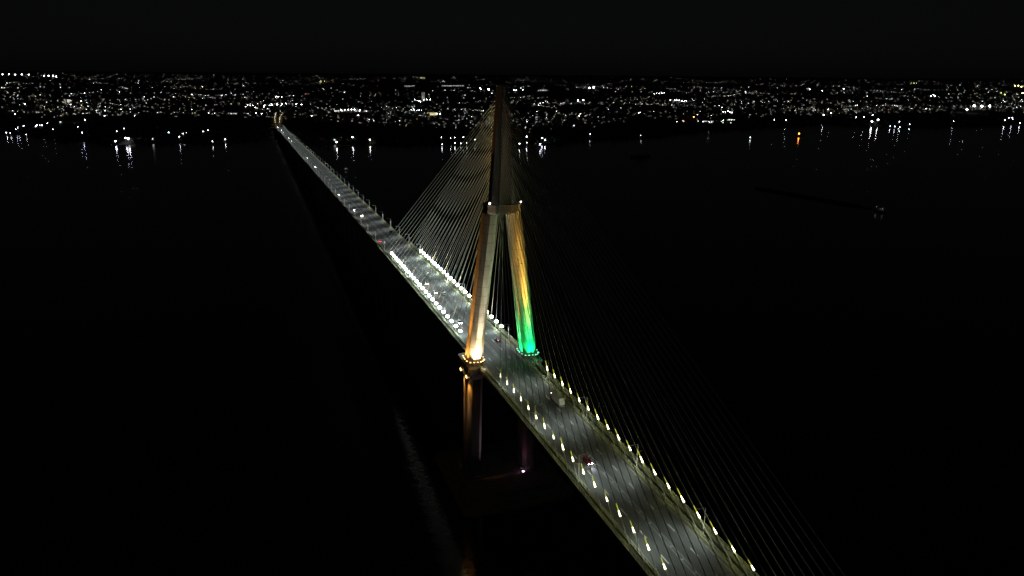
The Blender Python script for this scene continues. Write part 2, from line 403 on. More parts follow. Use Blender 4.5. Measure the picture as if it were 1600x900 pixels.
# amber wash on the right side of the mast, from the collar
beam('mast_beam', (7.2, -3.0, 71), (4.4, -1.5, 96), 2600, ORG, 30)
beam('mast_beam', (7.4, 2.5, 71), (4.8, 2, 96), 5000, ORG, 34)
m = MB(); m.tube([(0, 0, 0), (0, 0, .7)], .12, 8); post = m.mesh('obstruction_lamp', [STEEL])
m = MB(); m.octa((0, 0, 1.0), .5, .42); glob = m.mesh('lens', [E_WHITE])
for x, y, c in ((L0 - 5.8, -10.5, AM), (L0 + 1, -12.5, (1, .8, .55)), (R0 + 1.5, -12.5, (.4, 1, .6))):
    l = bpy.data.lights.new('ring_glow', 'POINT'); l.energy = 200; l.color = c; l.shadow_soft_size = .5
    lo = bpy.data.objects.new('ring_glow', l); col.objects.link(lo); lo.location = (x, y, -2.2)
for x, lab in ((-7.3, 'small white obstruction lamp on the left corner of the pylon collar'), (7.3, 'small white obstruction lamp on the right corner of the pylon collar')):
    o = link('obstruction_lamp', post); o.location = (x, -5.0, 70.3); tag(o, lab, 'lamp', 'obstruction lamps on the pylon collar'); link('lens', glob, o)
# double floodlights under the bearing block, shining down the left pier
m = MB(); m.box(-.5, .5, -.9, .9, -.2, .35); m.bar((0, 0, .3), (1.2, 0, .9), .14); dh = m.mesh('floodlight', [HOUSING])
m = MB(); m.box(-.62, -.5, -.8, -.08, -.75, .3); m.box(-.62, -.5, .08, .8, -.75, .3); m.box(-.45, .45, -.8, .8, -.3, -.2); dl = m.mesh('lens', [E_AMBER])
for y, lab in ((3.9, 'double amber floodlight on the left pier head, farther one of the two'), (-5.3, 'double amber floodlight on the left pier head, nearer one of the two')):
    o = link('floodlight', dh); o.location = (-18.4, y, -9.0); tag(o, lab, 'floodlight', 'amber floodlights under the left pier head'); link('lens', dl, o)
    beam('pier_beam', (-19.0, y, -10.2), (-16.4, y * .6, -20), 20000, AM, 30)
    beam('pier_beam', (-19.6, y, -10.2), (-16.2, y * .5, -38), 24000, (1, .55, .26), 12)
o = link('floodlight', ph); o.location = (9.3, -8.0, -64.6); o.scale = (1.5, 1.5, 1.5); o.rotation_euler = (0, 0, R(20))
tag(o, 'magenta floodlight on the pile cap at the foot of the right pier', 'floodlight'); link('lens', lens_of['magenta'], o)
beam('pier_beam', (9.2, -6.6, -62.8), (10.6, -4.6, -50), 900, (1, .35, .6), 50)
beam('pier_beam', (9.0, -7.2, -62.8), (-11.5, -4.0, -38), 9000, (1, .75, .85), 60)

# ------------------------------------------------------------------ street lamps
H = 9.6
def lamp_meshes(near):
    m = MB(); m.tube([(0, 0, 0), (0, 0, H)], [.17, .09] if near else [.2, .14], 6); pole = m.mesh('street_lamp', [STEEL])
    m = MB(); m.tube([(0, 0, H - .25), (-.5, 0, H + .05), (-2.0, 0, H + .15)], .07, 6); m.tube([(0, 0, 6.2), (.9, 0, 6.7), (1.6, 0, 6.8)], .06, 6); arm = m.mesh('arm', [STEEL])
    m = MB()
    m.loft([[(-3.1, -.2, H + .2), (-3.1, .2, H + .2), (-3.1, .2, H + .1), (-3.1, -.2, H + .1)], [(-1.9, -.24, H + .28), (-1.9, .24, H + .28), (-1.9, .24, H + .08), (-1.9, -.24, H + .08)]]); hd = m.mesh('lamp_head', [STEEL])
    m = MB(); m.face([(-3.0, -.17, H + .085), (-2.0, -.17, H + .07), (-2.0, .17, H + .07), (-3.0, .17, H + .085)]); ln = m.mesh('lens', [E_STREET])
    return pole, arm, hd, ln
LN, LF = lamp_meshes(True), lamp_meshes(False)
lamp_ys = [-149.3 + 39.3 * k for k in range(-2, 59)]
for k, y in enumerate(lamp_ys):
    if abs(y) < 6: continue
    for s in (-1, 1):
        ms = LN if y < 300 else LF
        yy = y + (0 if s < 0 else (0 if y < 0 else 12.))
        o = link('street_lamp', ms[0]); x = s * (11.05 if y < YF else 11.2)
        o.location = (x, yy, zr(yy) + (.59 if y < YF else -.05)); o.rotation_euler = (0, 0, 0 if s > 0 else math.pi)
        a = link('arm', ms[1], o); h = link('lamp_head', ms[2], o); link('lens', ms[3], h)
        side = 'left' if s < 0 else 'right'
        if -160 < y < -20:
            n = ['nearest the photo bottom', 'second from the photo bottom', 'third from the photo bottom', 'closest to the pylon leg'][round((y + 149.3) / 39.3)]
            tag(o, f'white street lamp on the {side} kerb before the pylon, {n}', 'street lamp', 'street lamps on the bridge')
        elif y < YF: tag(o, f'white double-armed street lamp on the {side} kerb among the lit cables', 'street lamp', f'street lamps on the {side} kerb among the cables')
        else: tag(o, f'small pale street lamp on the {side} side of the long far viaduct', 'street lamp', f'street lamps on the {side} side of the far viaduct')
        near = y < 0
        l = bpy.data.lights.new('street_light', 'SPOT'); l.energy = 4200 if near else 5600 if y < YF else 4000
        l.color = (.88, 1, .92) if near else (.92, 1, .96); l.spot_size = R(132 if near else 156); l.spot_blend = .7; l.shadow_soft_size = .3
        lo = bpy.data.objects.new('street_light', l); col.objects.link(lo); lo.parent = o; lo.location = (-2.5, 0, H - .02)
        lo.rotation_euler = (0, R(33 if near else 12), 0)

# ------------------------------------------------------------------ vehicles
def lathe_wheel(r, w):
    m = MB(); m.tube([(-w, 0, 0), (w, 0, 0)], r, 12); return m.mesh('wheel', [DARKM])
WHEEL = lathe_wheel(.33, .11)
def car_kind(paint, head, tail, name='car'):
    """front faces +Y; returns the meshes of its parts"""
    b = MB()
    prof = [(-2.15, .72, .45, .75), (-2.05, .82, .3, .92), (-1.2, .87, .25, .96), (0, .88, .25, .95), (.95, .87, .25, .92), (1.9, .8, .28, .76), (2.15, .68, .4, .62)]
    b.loft([[(-w, y, z0), (w, y, z0), (w * 1.0, y, (z0 + z1) / 2), (w * .93, y, z1), (-w * .93, y, z1), (-w, y, (z0 + z1) / 2)] for y, w, z0, z1 in prof])
    b.loft([[(-.6, -1.45, 1.44), (.6, -1.45, 1.44), (.6, .2, 1.47), (-.6, .2, 1.47)], [(-.56, -1.4, 1.5), (.56, -1.4, 1.5), (.56, .15, 1.53), (-.56, .15, 1.53)]])
    g = MB(); g.loft([[(-.79, -2.0, .93), (.79, -2.0, .93), (.79, 1.1, .92), (-.79, 1.1, .92)], [(-.6, -1.45, 1.445), (.6, -1.45, 1.445), (.6, .2, 1.465), (-.6, .2, 1.465)]])
    hl = MB(); hl.box(-.17, .17, -.06, .06, -.12, .12)
    return dict(body=b.mesh(name, [paint]), window=g.mesh('window', [GLASS]), head=hl.mesh('headlight', [E_HEAD if head else DECKM]), tail=hl.mesh('tail_light', [E_TAIL if tail else mat('tail_lens', (.3, .02, .02), .3)]))
def place_car(kd, p, away, label, headpow=0, color=(1, .95, .9), name='car', big=1.):
    y = p.y; o = link(name, kd['body']); o.location = (p.x, y, zr(y) + .012)
    sl = math.atan((zr(y + 1) - zr(y)))
    o.rotation_euler = (sl if away else -sl, 0, 0 if away else math.pi); o.scale = (big,) * 3
    tag(o, label, 'car', 'cars crossing the bridge')
    link('window', kd['window'], o)
    for x in (-.78, .78):
        for yy in (-1.3, 1.35): w = link('wheel', WHEEL, o); w.location = (x, yy, .33)
    for x in (-.55, .55):
        h = link('headlight', kd['head'], o); h.location = (x, 2.1, .62)
        t = link('tail_light', kd['tail'], o); t.location = (x, -2.12, .72)
    if headpow:
        l = bpy.data.lights.new('headlight_beam', 'SPOT'); l.energy = headpow * 2.6; l.color = color; l.spot_size = R(56); l.spot_blend = .9; l.shadow_soft_size = .2
        lo = bpy.data.objects.new('headlight_beam', l); col.objects.link(lo); lo.parent = o; lo.location = (0, 2.3, .75); lo.rotation_euler = (R(80), 0, 0)
    return o
P_RED = mat('car_paint_red', (.2, .008, .012), .3, spec=.5); P_DRED = mat('car_paint_maroon', (.12, .02, .02), .3, spec=.5)
P_WHITE = mat('car_paint_white', (.65, .66, .66), .3, spec=.5); P_BLACK = mat('car_paint_black', (.015, .015, .017), .3, spec=.5)
P_SILV = mat('car_paint_silver', (.4, .41, .42), .35, metal=.3); P_BLUE = mat('car_paint_blue', (.03, .05, .2), .3, spec=.5)
k_red = car_kind(P_RED, 1, 1); k_mar = car_kind(P_DRED, 0, 0); k_wh = car_kind(P_WHITE, 1, 0); k_wh0 = car_kind(P_WHITE, 0, 0)
k_bl = car_kind(P_BLACK, 1, 0); k_bl0 = car_kind(P_BLACK, 0, 0); k_sv = car_kind(P_SILV, 1, 0); k_blu = car_kind(P_BLUE, 1, 0); k_tail = car_kind(P_SILV, 0, 1)
CARS = [(k_red, 918, 721, 0, 'red car with glaring headlights coming down the left lanes nearest the camera', 900, (.85, .88, 1)),
        (k_mar, 778, 532, 1, 'dark maroon car driving away beside the pylon legs', 160, (.8, .88, 1)),
        (k_wh0, 668, 429, 1, 'white-roofed dark car driving away, farthest of those between the floodlight rows', 0, 0),
        (k_bl, 666, 443, 0, 'black car with twin headlights casting an orange patch ahead between the floodlight rows', 700, (1, .55, .25)),
        (k_sv, 679.5, 457, 0, 'silver car with headlights on just in front of the black one with the orange patch', 300, (1, .7, .5)),
        (k_wh0, 694, 459, 1, 'white car driving away on the right lanes between the floodlight rows', 0, 0),
        (k_wh, 718, 504, 0, 'white car with headlights on close to the left pylon leg', 200, (1, .9, .8)),
        (k_bl0, 611.5, 362, 1, 'black car with a brown glow on the road at the start of the viaduct', 600, (1, .6, .35)),
        (k_tail, 593, 377, 1, 'silver car showing red tail lights at the left edge of the viaduct', 0, 0),
        (k_wh, 565, 337, 0, 'white car with an orange beam on the viaduct, nearer one of a pair', 900, (1, .6, .4)),
        (k_blu, 553, 328, 0, 'blue car with cold white headlights on the viaduct beside the orange beam', 700, (.9, .9, 1)),
        (k_wh, 529.5, 304, 0, 'white van-sized car with the brightest headlights midway along the viaduct', 1200, (1, 1, 1)),
        (k_wh, 493, 266, 0, 'white car alone on the viaduct, fourth from its city end of the spaced-out ones', 900, (1, .93, .9)),
        (k_sv, 480, 251, 0, 'silver car with lit headlights on the viaduct just beyond the lone white one', 900, (1, .95, .9)),
        (k_wh, 456, 228, 0, 'white car on the far viaduct, nearer of a close pair', 900, (1, 1, .95)),
        (k_sv, 451, 223, 0, 'silver car on the far viaduct, farther of a close pair', 900, (1, 1, .95)),
        (k_wh, 443, 214.5, 0, 'white car in the bright knot of traffic near the city end, rightmost', 900, (1, .9, .9)),
        (k_bl, 440, 213, 0, 'black car in the bright knot of traffic near the city end, in the middle', 900, (1, .95, .9)),
        (k_sv, 437.5, 212, 0, 'silver car in the bright knot of traffic near the city end, leftmost', 900, (1, .95, .9)),
        (k_wh, 434, 206, 0, 'white car just behind the knot of traffic near the city end', 900, (1, .95, .9)),
        (k_sv, 429, 200.5, 0, 'silver car first of the row leaving the city shore', 900, (1, .95, .9)),
        (k_wh, 427, 199, 0, 'white car second of the row leaving the city shore', 900, (1, .95, .9)),
        (k_bl, 425.5, 197.6, 0, 'black car last of the row leaving the city shore', 900, (1, .95, .9))]
for kd, px, py, away, lab, pw, colr in CARS:
    if py > 300: p = on_deck(px, py, .4)
    else:
        xx = -4 if not away else 5
        d = ray(px, py); t = (xx - CAM.x) / d.x; p = CAM + d * t
        p.y = min(p.y, YE - 10)
    p.x = max(-8.2, min(8.2, p.x)); place_car(kd, p, away, lab, pw, colr or (1, 1, 1), big=1.1)

# box truck
p = on_deck(877, 640); TX, TY = 6.4, -53.
truck = thing('box_truck', 'white box truck driving away from the camera in the right lane before the pylon', 'truck', (TX, TY, zr(TY) + .012))
m = MB(); m.box(-1.3, 1.3, -4.1, 3.4, 1.15, 4.3); m.build('cargo_box', mat('truck_grey', (.4, .4, .39), .7, .2, .8), truck)
m = MB(); m.box(-1.24, 1.24, -4.16, -4.1, 1.25, 4.22); m.m = 1; m.box(-.03, .03, -4.175, -4.16, 1.3, 4.2); rd = m.build('rear_door', [mat('truck_white', (.9, .9, .88), .6, .1, 1.), DARKM], truck)
m = MB(); m.loft([[(-1.2, 3.5, .6), (1.2, 3.5, .6), (1.2, 5.3, .6), (-1.2, 5.3, .6)], [(-1.2, 3.5, 1.9), (1.2, 3.5, 1.9), (1.2, 5.3, 1.7), (-1.2, 5.3, 1.7)], [(-1.15, 3.5, 3.0), (1.15, 3.5, 3.0), (1.1, 4.7, 3.0), (-1.1, 4.7, 3.0)]])
cab = m.build('cab', mat('cab_red', (.2, .04, .03), .5), truck)
m = MB(); m.face([(-1.05, 5.24, 1.85), (1.05, 5.24, 1.85), (1.0, 4.77, 2.9), (-1.0, 4.77, 2.9)]); m.build('windscreen', GLASS, cab)
m = MB(); m.box(-.5, .5, -4.0, 5.0, .7, 1.14); m.build('chassis', DARKM, truck)
m = MB(); m.box(-1.2, 1.2, -4.3, -4.18, .55, .75); m.build('rear_bumper', STEEL, truck)
m = MB(); m.tube([(-.18, 0, 0), (.18, 0, 0)], .5, 14); tw = m.mesh('wheel', [DARKM])
for x in (-1.05, 1.05):
    for y in (-2.7, -1.6, 4.3): w = link('wheel', tw, truck); w.location = (x, y, .5)
    m = MB(); m.box(x - .12, x + .12, -4.24, -4.17, .85, 1.05); m.build('tail_light', mat('truck_tail', (.3, .02, .02), .4), truck)
m = MB(); m.octa((-1.25, 4.0, 3.35), .16); m.build('marker_lamp', E_WHITE, truck)

# utility cabinets beside the legs
def cabinet(x, y, lab):
    t = thing('utility_cabinet', lab, 'cabinet', (x, y, zr(y) + .2), 0, 'utility cabinets by the pylon')
    m = MB(); m.loft([octring(0, 0, 0, 1.6, 1.9, .3), octring(0, 0, 1.1, 1.6, 1.9, .3), octring(0, 0, 1.4, 1.1, 1.4, .3)]); m.build('housing', DECKM, t)
    m = MB(); m.box(-.6, .6, -.98, -.955, .15, 1.0); m.build('door', STEEL, t)
cabinet(-12.0, -11.2, 'small white rounded cabinet on the walkway beside the left pylon leg')
cabinet(12.0, -11.4, 'small white rounded cabinet on the walkway beside the right pylon leg')

# ------------------------------------------------------------------ water and land
m = MB(); S = 60000
m.face([(-S, -S, WATER), (S, -S, WATER), (S, S, WATER), (-S, S, WATER)])
wm = bpy.data.materials.new('river_water'); wm.use_nodes = True; nt = wm.node_tree; b = nt.nodes['Principled BSDF']
b.inputs['Base Color'].default_value = (.012, .012, .011, 1); b.inputs['Roughness'].default_value = .095; b.inputs['IOR'].default_value = 1.33
tc = nt.nodes.new('ShaderNodeTexCoord'); n1 = nt.nodes.new('ShaderNodeTexNoise'); n1.inputs['Scale'].default_value = .12; n1.inputs['Detail'].default_value = 4
mp = nt.nodes.new('ShaderNodeMapping'); mp.inputs['Rotation'].default_value = (0, 0, R(25)); mp.inputs['Scale'].default_value = (1, 2.2, 1)
bp = nt.nodes.new('ShaderNodeBump'); bp.inputs['Strength'].default_value = .15; bp.inputs['Distance'].default_value = 1.
nt.links.new(tc.outputs['Object'], mp.inputs[0]); nt.links.new(mp.outputs[0], n1.inputs['Vector']); nt.links.new(n1.outputs[0], bp.inputs['Height']); nt.links.new(bp.outputs[0], b.inputs['Normal'])
tag(m.build('river_water', wm), kind='structure')

SHORE = [(-100, 4200), (-60, 3900), (-35, 3500), (-22, 3150), (-14.9, 2800), (-11.5, 2399), (-7.8, 2187), (-1.5, 2198), (2.1, 2280), (5.3, 2025), (10.2, 2038), (15.1, 2030), (20.2, 2001), (24.2, 2074), (26.2, 2231), (30.2, 2314), (34.9, 2676), (39.5, 2975), (43.8, 3300), (46.4, 3264), (49.8, 3316), (51.7, 3500), (55.2, 3720), (75, 4300), (110, 5200)]
def shore(a):
    for (a0, r0), (a1, r1) in zip(SHORE, SHORE[1:]):
        if a <= a1: return lerp(r0, r1, max(0, min(1, (a - a0) / (a1 - a0))))
    return SHORE[-1][1]
def hz(x, y):
    a = math.degrees(math.atan2(x - CAM.x, y - CAM.y)); r = math.hypot(x - CAM.x, y - CAM.y)
    d = r - shore(a) - 25 * math.sin(a * 5.1) - 14 * math.sin(a * 13.3 + 1)
    if d < 0: return WATER - min(3, -d * .05) - .3
    h = WATER - .3 + 2.2 * min(1, d / 25) + 9 * (1 - math.exp(-d / 160)) + 15 * (1 - math.exp(-d / 1500))
    w = min(1, max(0, (d - 200) / 900)) * (1 - min(1, max(0, (r - 12000) / 6000)))
    return h + w * (5 * math.sin(x / 310. + 1.3 * math.sin(y / 540.)) + 6 * math.sin(y / 420. + 2) * math.cos(x / 700.) + 3 * math.sin((x + y) / 170.))
m = MB(); rings = []
fr = [-60, -20, 0, 8, 20, 45, 90, 160, 260, 400, 560, 760, 1000, 1250, 1550, 1900, 2300, 2800, 3400, 4100, 5000, 6000, 7200, 8700, 10500, 12500, 15000, 19000, 26000, 40000, 58000]
for i in range(0, 421):
    a = -100 + i * .5; rr = shore(a) + 25 * math.sin(a * 5.1) + 14 * math.sin(a * 13.3 + 1)
    row = []
    for f in fr:
        x = CAM.x + (rr + f) * math.sin(R(a)); y = CAM.y + (rr + f) * math.cos(R(a)); row.append((x, y, hz(x, y)))
    rings.append(row)
m.loft(rings, cap=False, closed=False)
tag(m.build('far_shore_land', LAND, smooth=True), kind='structure')

def ground(px, py):
    d = ray(px, py); t = 900.
    prev = t
    while t < 60000:
        p = CAM + d * t
        if p.z <= max(hz(p.x, p.y), WATER):
            lo, hi = prev, t
            for _ in range(18):
                mid = (lo + hi) / 2; q = CAM + d * mid
                if q.z <= max(hz(q.x, q.y), WATER): hi = mid
                else: lo = mid
            return CAM + d * hi
        prev = t; t *= 1.01
    return None
def on_land(p): return hz(p.x, p.y) > WATER + .4

# approach roads on the land beyond the viaduct
def land_road(pts, w, name):
    m = MB(); V = [Vector(p) for p in pts]
    rows = []
    for i, p in enumerate(V):
        d = (V[min(i + 1, len(V) - 1)] - V[max(i - 1, 0)]); d.z = 0; d.normalize(); nrm = Vector((d.y, -d.x, 0))
        rows.append([p - nrm * w / 2, p + nrm * w / 2, p + nrm * w / 2 - Vector((0, 0, 9)), p - nrm * w / 2 - Vector((0, 0, 9))])
    m.loft(rows); return tag(m.build(name, ASPH), kind='structure')
ze = zr(YE)
RD = []
for x0, bend in ((-5.5, 1), (5.5, 1)):
    pts = []
    for i in range(13):
        t = i / 12; y = YE + 650 * t; x = x0 * (1 + 1.2 * t) + (16 * t * t + 20 * t)
        pts.append((x, y, lerp(ze, max(hz(x, y) + 1.0, -47), min(1, t * 1.2))))
    RD.append(pts)
    land_road(pts, 9., 'approach_road')

# ------------------------------------------------------------------ city
Ec = [emit('city_white_dim', (1, .96, .9), 1.6, False), emit('city_white', (.96, 1, .97), 5, False), emit('city_white_bright', (.97, 1, 1), 14, False), emit('city_warm', (1, .85, .6), 3, False), emit('city_yellow', (1, .88, .35), 4, False)]
E_BIG = emit('city_floodlight', (.96, .97, 1), 40, False); E_SHORE = emit('shore_floodlight', (.96, .97, 1), 26); E_BIGV = emit('city_floodlight_bluish', (.8, .78, 1), 40, False); E_SHOREV = emit('shore_floodlight_bluish', (.85, .83, 1), 26)
E_BIGY = emit('city_floodlight_yellow', (1, .85, .3), 25, False); E_BIGO = emit('city_lamp_orange', (1, .24, .03), 30); E_BIGR = emit('city_lamp_red', (1, .12, .08), 9)
def hor(x): return 106.5 + .0084 * x
# lamps strung along streets, thinning toward the dark river bank
pts = []
lowline = [(0, 178), (230, 182), (400, 183), (470, 186), (560, 193), (640, 198), (760, 202), (830, 212), (900, 205), (960, 192), (1060, 186), (1200, 184), (1290, 182), (1380, 176), (1500, 172), (1600, 172)]
def lowy(x):
    for (a, b), (c, d) in zip(lowline, lowline[1:]):
        if x <= c: return lerp(b, d, (x - a) / (c - a))
    return 172
DARK = [(395, 480, 140, 156), (480, 560, 148, 158), (800, 1010, 145, 153), (1010, 1180, 150, 156), (0, 60, 158, 175), (225, 400, 166, 178), (640, 700, 160, 168), (930, 1040, 176, 190), (1215, 1330, 150, 158), (90, 400, 184, 230), (1180, 1290, 190, 230)]
rnd = random.Random(11)
tries = 0
while len(pts) < 2700 and tries < 16000:
    tries += 1
    px = rnd.uniform(-20, 1620); f = rnd.random() ** .9; y0 = hor(px) + 10.5; y1 = lowy(max(0, min(1600, px)))
    py = lerp(y0, y1, f)
    if any(a < px < b and c < py < d for a, b, c, d in DARK) and rnd.random() < .9: continue
    if px > 950 and f < .2 and rnd.random() < .4: continue
    p = ground(px, py)
    if p is None or not on_land(p): continue
    if .5 + .5 * math.sin(p.x / 260. + 2 * math.sin(p.y / 610.)) * math.sin(p.y / 330. + 1.5 * math.sin(p.x / 470.)) < rnd.uniform(.1, .62): continue
    rg = (p - CAM).length
    district = math.sin(p.x / 900.) + math.cos(p.y / 1300.) * 1.7
    ang = district * 1.1 + (math.pi / 2 if rnd.random() < .45 else 0) + rnd.uniform(-.06, .06)
    n = rnd.choice([1, 1, 1, 2, 3, 5, 9]); sp = rnd.uniform(35, 60) * (1 + rg / 9000)
    for i in range(n):
        x = p.x + math.cos(ang) * sp * i + rnd.uniform(-9, 9); y = p.y + math.sin(ang) * sp * i + rnd.uniform(-9, 9)
        q = Vector((x, y, hz(x, y)))
        if q.z < WATER + 2: continue
        pts.append(q)
pts.sort(key=lambda q: (q - CAM).length)
NI = 290
cl = {}
def sec(q):
    a = math.degrees(math.atan2(q.x - CAM.x, q.y - CAM.y))
    return 'left of the bridge landing' if a < 2.5 else 'between the bridge landing and the pylon' if a < 18.5 else 'right of the pylon' if a < 34 else 'on the far right shore'
def city_mesh(r, e):
    m = MB(); m.tube([(0, 0, 0), (0, 0, 7)], .12, 4); m.m = 1; m.octa((0, 0, 7.3), r, r * .6); return m.mesh('city_lamp', [HOUSING, e])
CM = [[city_mesh(r, e) for e in Ec] for r in (.45, .75, 1.15)]
stuff = MB()
for i, q in enumerate(pts):
    rg = (q - CAM).length
    k = rnd.choices([0, 1, 2, 3, 4], [34, 32, 12, 17, 4])[0]; sz = rnd.choices([0, 1, 2], [5, 4, 1.6])[0]
    if i < NI:
        o = link('city_lamp', CM[sz][k]); o.location = q
        tag(o, 'white city lamp among the dark streets ' + sec(q), 'street lamp', 'city lamps ' + sec(q))
    else:
        if rnd.random() < .08: k = 3
        stuff.m = k; r = (.6, .95, 1.45)[sz] * min(1.9, rg / 4500 + .3)
        stuff.octa((q.x, q.y, q.z + 7), r, r * .6)
for _ in range(700):
    px = rnd.uniform(-10, 1610); py = hor(px) + rnd.uniform(7, 17)
    q = ground(px, py)
    if q is None: continue
    stuff.m = rnd.choice([0, 0, 0, 1, 3]); r = (q - CAM).length / 5200 * rnd.uniform(.35, .9); stuff.octa((q.x, q.y, q.z + 9), r, r * .5)
tag(stuff.build('city_lights', Ec), 'countless tiny white and yellow lights of the far city fading to the horizon', 'city lights', kind='stuff')

# dark houses and blocks of the city, a few windows lit
m = MB(); wl = 0
hp = []
t = 0
while len(hp) < 2600 and t < 12000:
    t += 1
    px = rnd.uniform(-60, 1660); f = rnd.random(); py = lerp(hor(px) + 16, lowy(max(0, min(1600, px))) + 1, f ** .6)
    p = ground(px, py)
    if p is None or not on_land(p): continue
    hp.append(p)
for p in hp:
    rg = (p - CAM).length
    a = math.sin(p.x / 900.) + math.cos(p.y / 1300.) * 1.7 + rnd.choice([0, math.pi / 2])
    w, d = rnd.uniform(4, 9), rnd.uniform(4, 8); h = rnd.choice([3.2, 3.5, 6, 6.5, 9]) if rnd.random() < .95 else rnd.uniform(15, 40)
    z = hz(p.x, p.y) - .5; ca, sa = math.cos(a), math.sin(a)
    def T(x, y, zz): return (p.x + ca * x - sa * y, p.y + sa * x + ca * y, z + zz)
    m.m = 0; c = [(-w, -d), (w, -d), (w, d), (-w, d)]
    m.loft([[T(x, y, 0) for x, y in c], [T(x, y, h) for x, y in c]], cap=False)
    m.m = 1
    if h < 14:
        r1, r2 = T(-w - .4, 0, h + 2), T(w + .4, 0, h + 2)
        e = [T(-w - .4, -d - .5, h - .1), T(w + .4, -d - .5, h - .1), T(w + .4, d + .5, h - .1), T(-w - .4, d + .5, h - .1)]
        m.face([e[0], e[1], r2, r1]); m.face([e[2], e[3], r1, r2]); m.face([e[1], e[2], r2]); m.face([e[3], e[0], r1])
    else: m.face([T(x, y, h) for x, y in c])
    m.m = 2 if rnd.random() < .75 else 3
    for k in range(rnd.choice([0, 0, 1, 1, 2, 3])):
        wx = rnd.uniform(-w + 1, w - 1); wz = rnd.uniform(1, max(1.1, h - 2)); s = rnd.choice([-1, 1])
        m.face([T(wx - .8, s * (d + .03), wz), T(wx + .8, s * (d + .03), wz), T(wx + .8, s * (d + .03), wz + 1.3), T(wx - .8, s * (d + .03), wz + 1.3)])
tag(m.build('city_blocks', [HOUSE, ROOFM, emit('lit_window', (1, .9, .72), 1.2, False), emit('lit_window_cool', (.9, 1, .97), 1.6, False)]), 'dark mass of low houses covering the far shore, a few windows lit', 'city', kind='stuff')
# unlit woods on the river bank
m = MB()
for i in range(2600):
    a = rnd.uniform(-17, 57); r = shore(a) + rnd.uniform(30, 420) ; x = CAM.x + r * math.sin(R(a)); y = CAM.y + r * math.cos(R(a))
    if abs(x - 10) < 40 and r < 3200: continue
    z = hz(x, y)
    if z < WATER + 1.5: continue
    s = rnd.uniform(4, 8); top_ = []
    ring = lambda rr, h: [(x + rr * s * rnd.uniform(.75, 1.2) * math.cos(k * 1.0472), y + rr * s * rnd.uniform(.75, 1.2) * math.sin(k * 1.0472), z + h * s * rnd.uniform(.85, 1.1)) for k in range(6)]
    m.loft([ring(.5, .0), ring(1, .5), ring(.8, 1.1), ring(.3, 1.45)])
tag(m.build('riverside_woods', FOREST), 'unlit dark woods along the far river bank', 'woods', kind='stuff')

# the bright lamps one can pick out
m0 = MB(); m0.tube([(0, 0, 0), (0, 0, 12)], [.3, .18], 6); m0.bar((-1.3, 0, 12), (1.3, 0, 12), .25)
MAST = {}
def mast_mesh(h, r, e):
    key = (h, r, e.name)
    if key not in MAST:
        m = MB(); m.tube([(0, 0, 0), (0, 0, h)], [.28, .16], 6); a = m.mesh('floodlight_mast', [STEEL])
        m = MB(); m.octa((0, 0, h + r * .5), r, r * .7); MAST[key] = (a, m.mesh('lamp_head', [e]))
    return MAST[key]
nb = 0
def big(px, py, e, label, group, h=12, r=2.0, scale=True):
    """a tall floodlight standing where its light is seen in the photograph"""
    p = ground(px, py + .1)
    if p is None: p = ground(px, hor(px) + 12)
    for _ in range(6):                       # step back so that the lamp head, h above the ground, is on the line of sight
        d = ray(px, py); t = (max(hz(p.x, p.y), WATER) + h - CAM.z) / d.z
        if t < 0 or t > 22000: t = 17000
        p = CAM + d * t
    z = max(hz(p.x, p.y), WATER)
    rg = (p - CAM).length
    rr = round(r * (rnd.uniform(.5, .85) if r < 2.2 else 1) * max(.8, min(3.2, rg / 3000)), 1)
    a, b = mast_mesh(h, rr, e)
    o = link('floodlight_mast', a); o.location = (p.x, p.y, z); tag(o, label, 'floodlight', group); link('lamp_head', b, o)
def bigs(lst, e, label, group, **k):
    for px, py in lst: big(px, py, e, label, group, **k)
bigs([(4, 116.5), (14, 116.5), (24, 117), (34, 116.5), (45, 117)], E_BIG, 'white floodlight in the row of five on the horizon at the far left', 'five floodlights on the left horizon', r=2.6, h=40)
bigs([(69, 119), (76, 119), (83, 119), (88, 120)], E_BIG, 'white floodlight in the row of four on the left horizon', 'four floodlights on the left horizon', r=2.4, h=40)
bigs([(413, 165), (421, 165), (425, 164), (433, 163.5), (440, 163), (447, 162), (463, 163), (471, 163.5)], E_BIG, 'white floodlight in the bright row above the bridge landing', 'floodlights above the bridge landing', r=1.9)
bigs([(387, 164), (391, 165), (395, 165), (399, 168), (384, 167)], emit('city_floodlight_pink', (1, .85, .8), 25), 'pinkish lamp in the cluster left of the bridge landing', 'pinkish lamps left of the landing', r=1.5)
bigs([(400, 177), (409, 178)], E_BIGV, 'bluish floodlight of the pair just left of the bridge landing', 'bluish pair left of the landing', r=1.7)
bigs([(431, 151.5), (435, 152), (440, 151.5)], E_BIG, 'white floodlight of the trio high above the bridge landing', 'trio above the landing', r=1.4)
bigs([(533, 172), (538.5, 172), (544, 171.5), (549, 171.5), (554, 171.5), (562, 172)], E_BIG, 'white floodlight in the row of six right of the bridge landing', 'six floodlights right of the landing', r=2.0)
bigs([(560, 180.5), (487, 181)], E_BIG, 'lone bright floodlight below the row of six', 'lone floodlights near the landing', r=1.8)
bigs([(652, 157), (655, 158), (657, 159), (648, 156), (662, 156.5), (667, 155.5), (672, 155.5)], E_BIG, 'white lamp in the cluster at the foot of the pale tower block', 'lamps at the foot of the tower block', r=1.5)
bigs([(643, 171.5), (647, 172), (651, 172.5), (655, 172.5), (659, 172.5), (662, 172)], E_BIG, 'white lamp in the short row below the pale tower block', 'short row below the tower block', r=1.4)
bigs([(683, 178), (687.5, 178.5), (690, 181)], E_BIG, 'white floodlight beside the yellow-lit hall', 'floodlights beside the yellow hall', r=1.8)
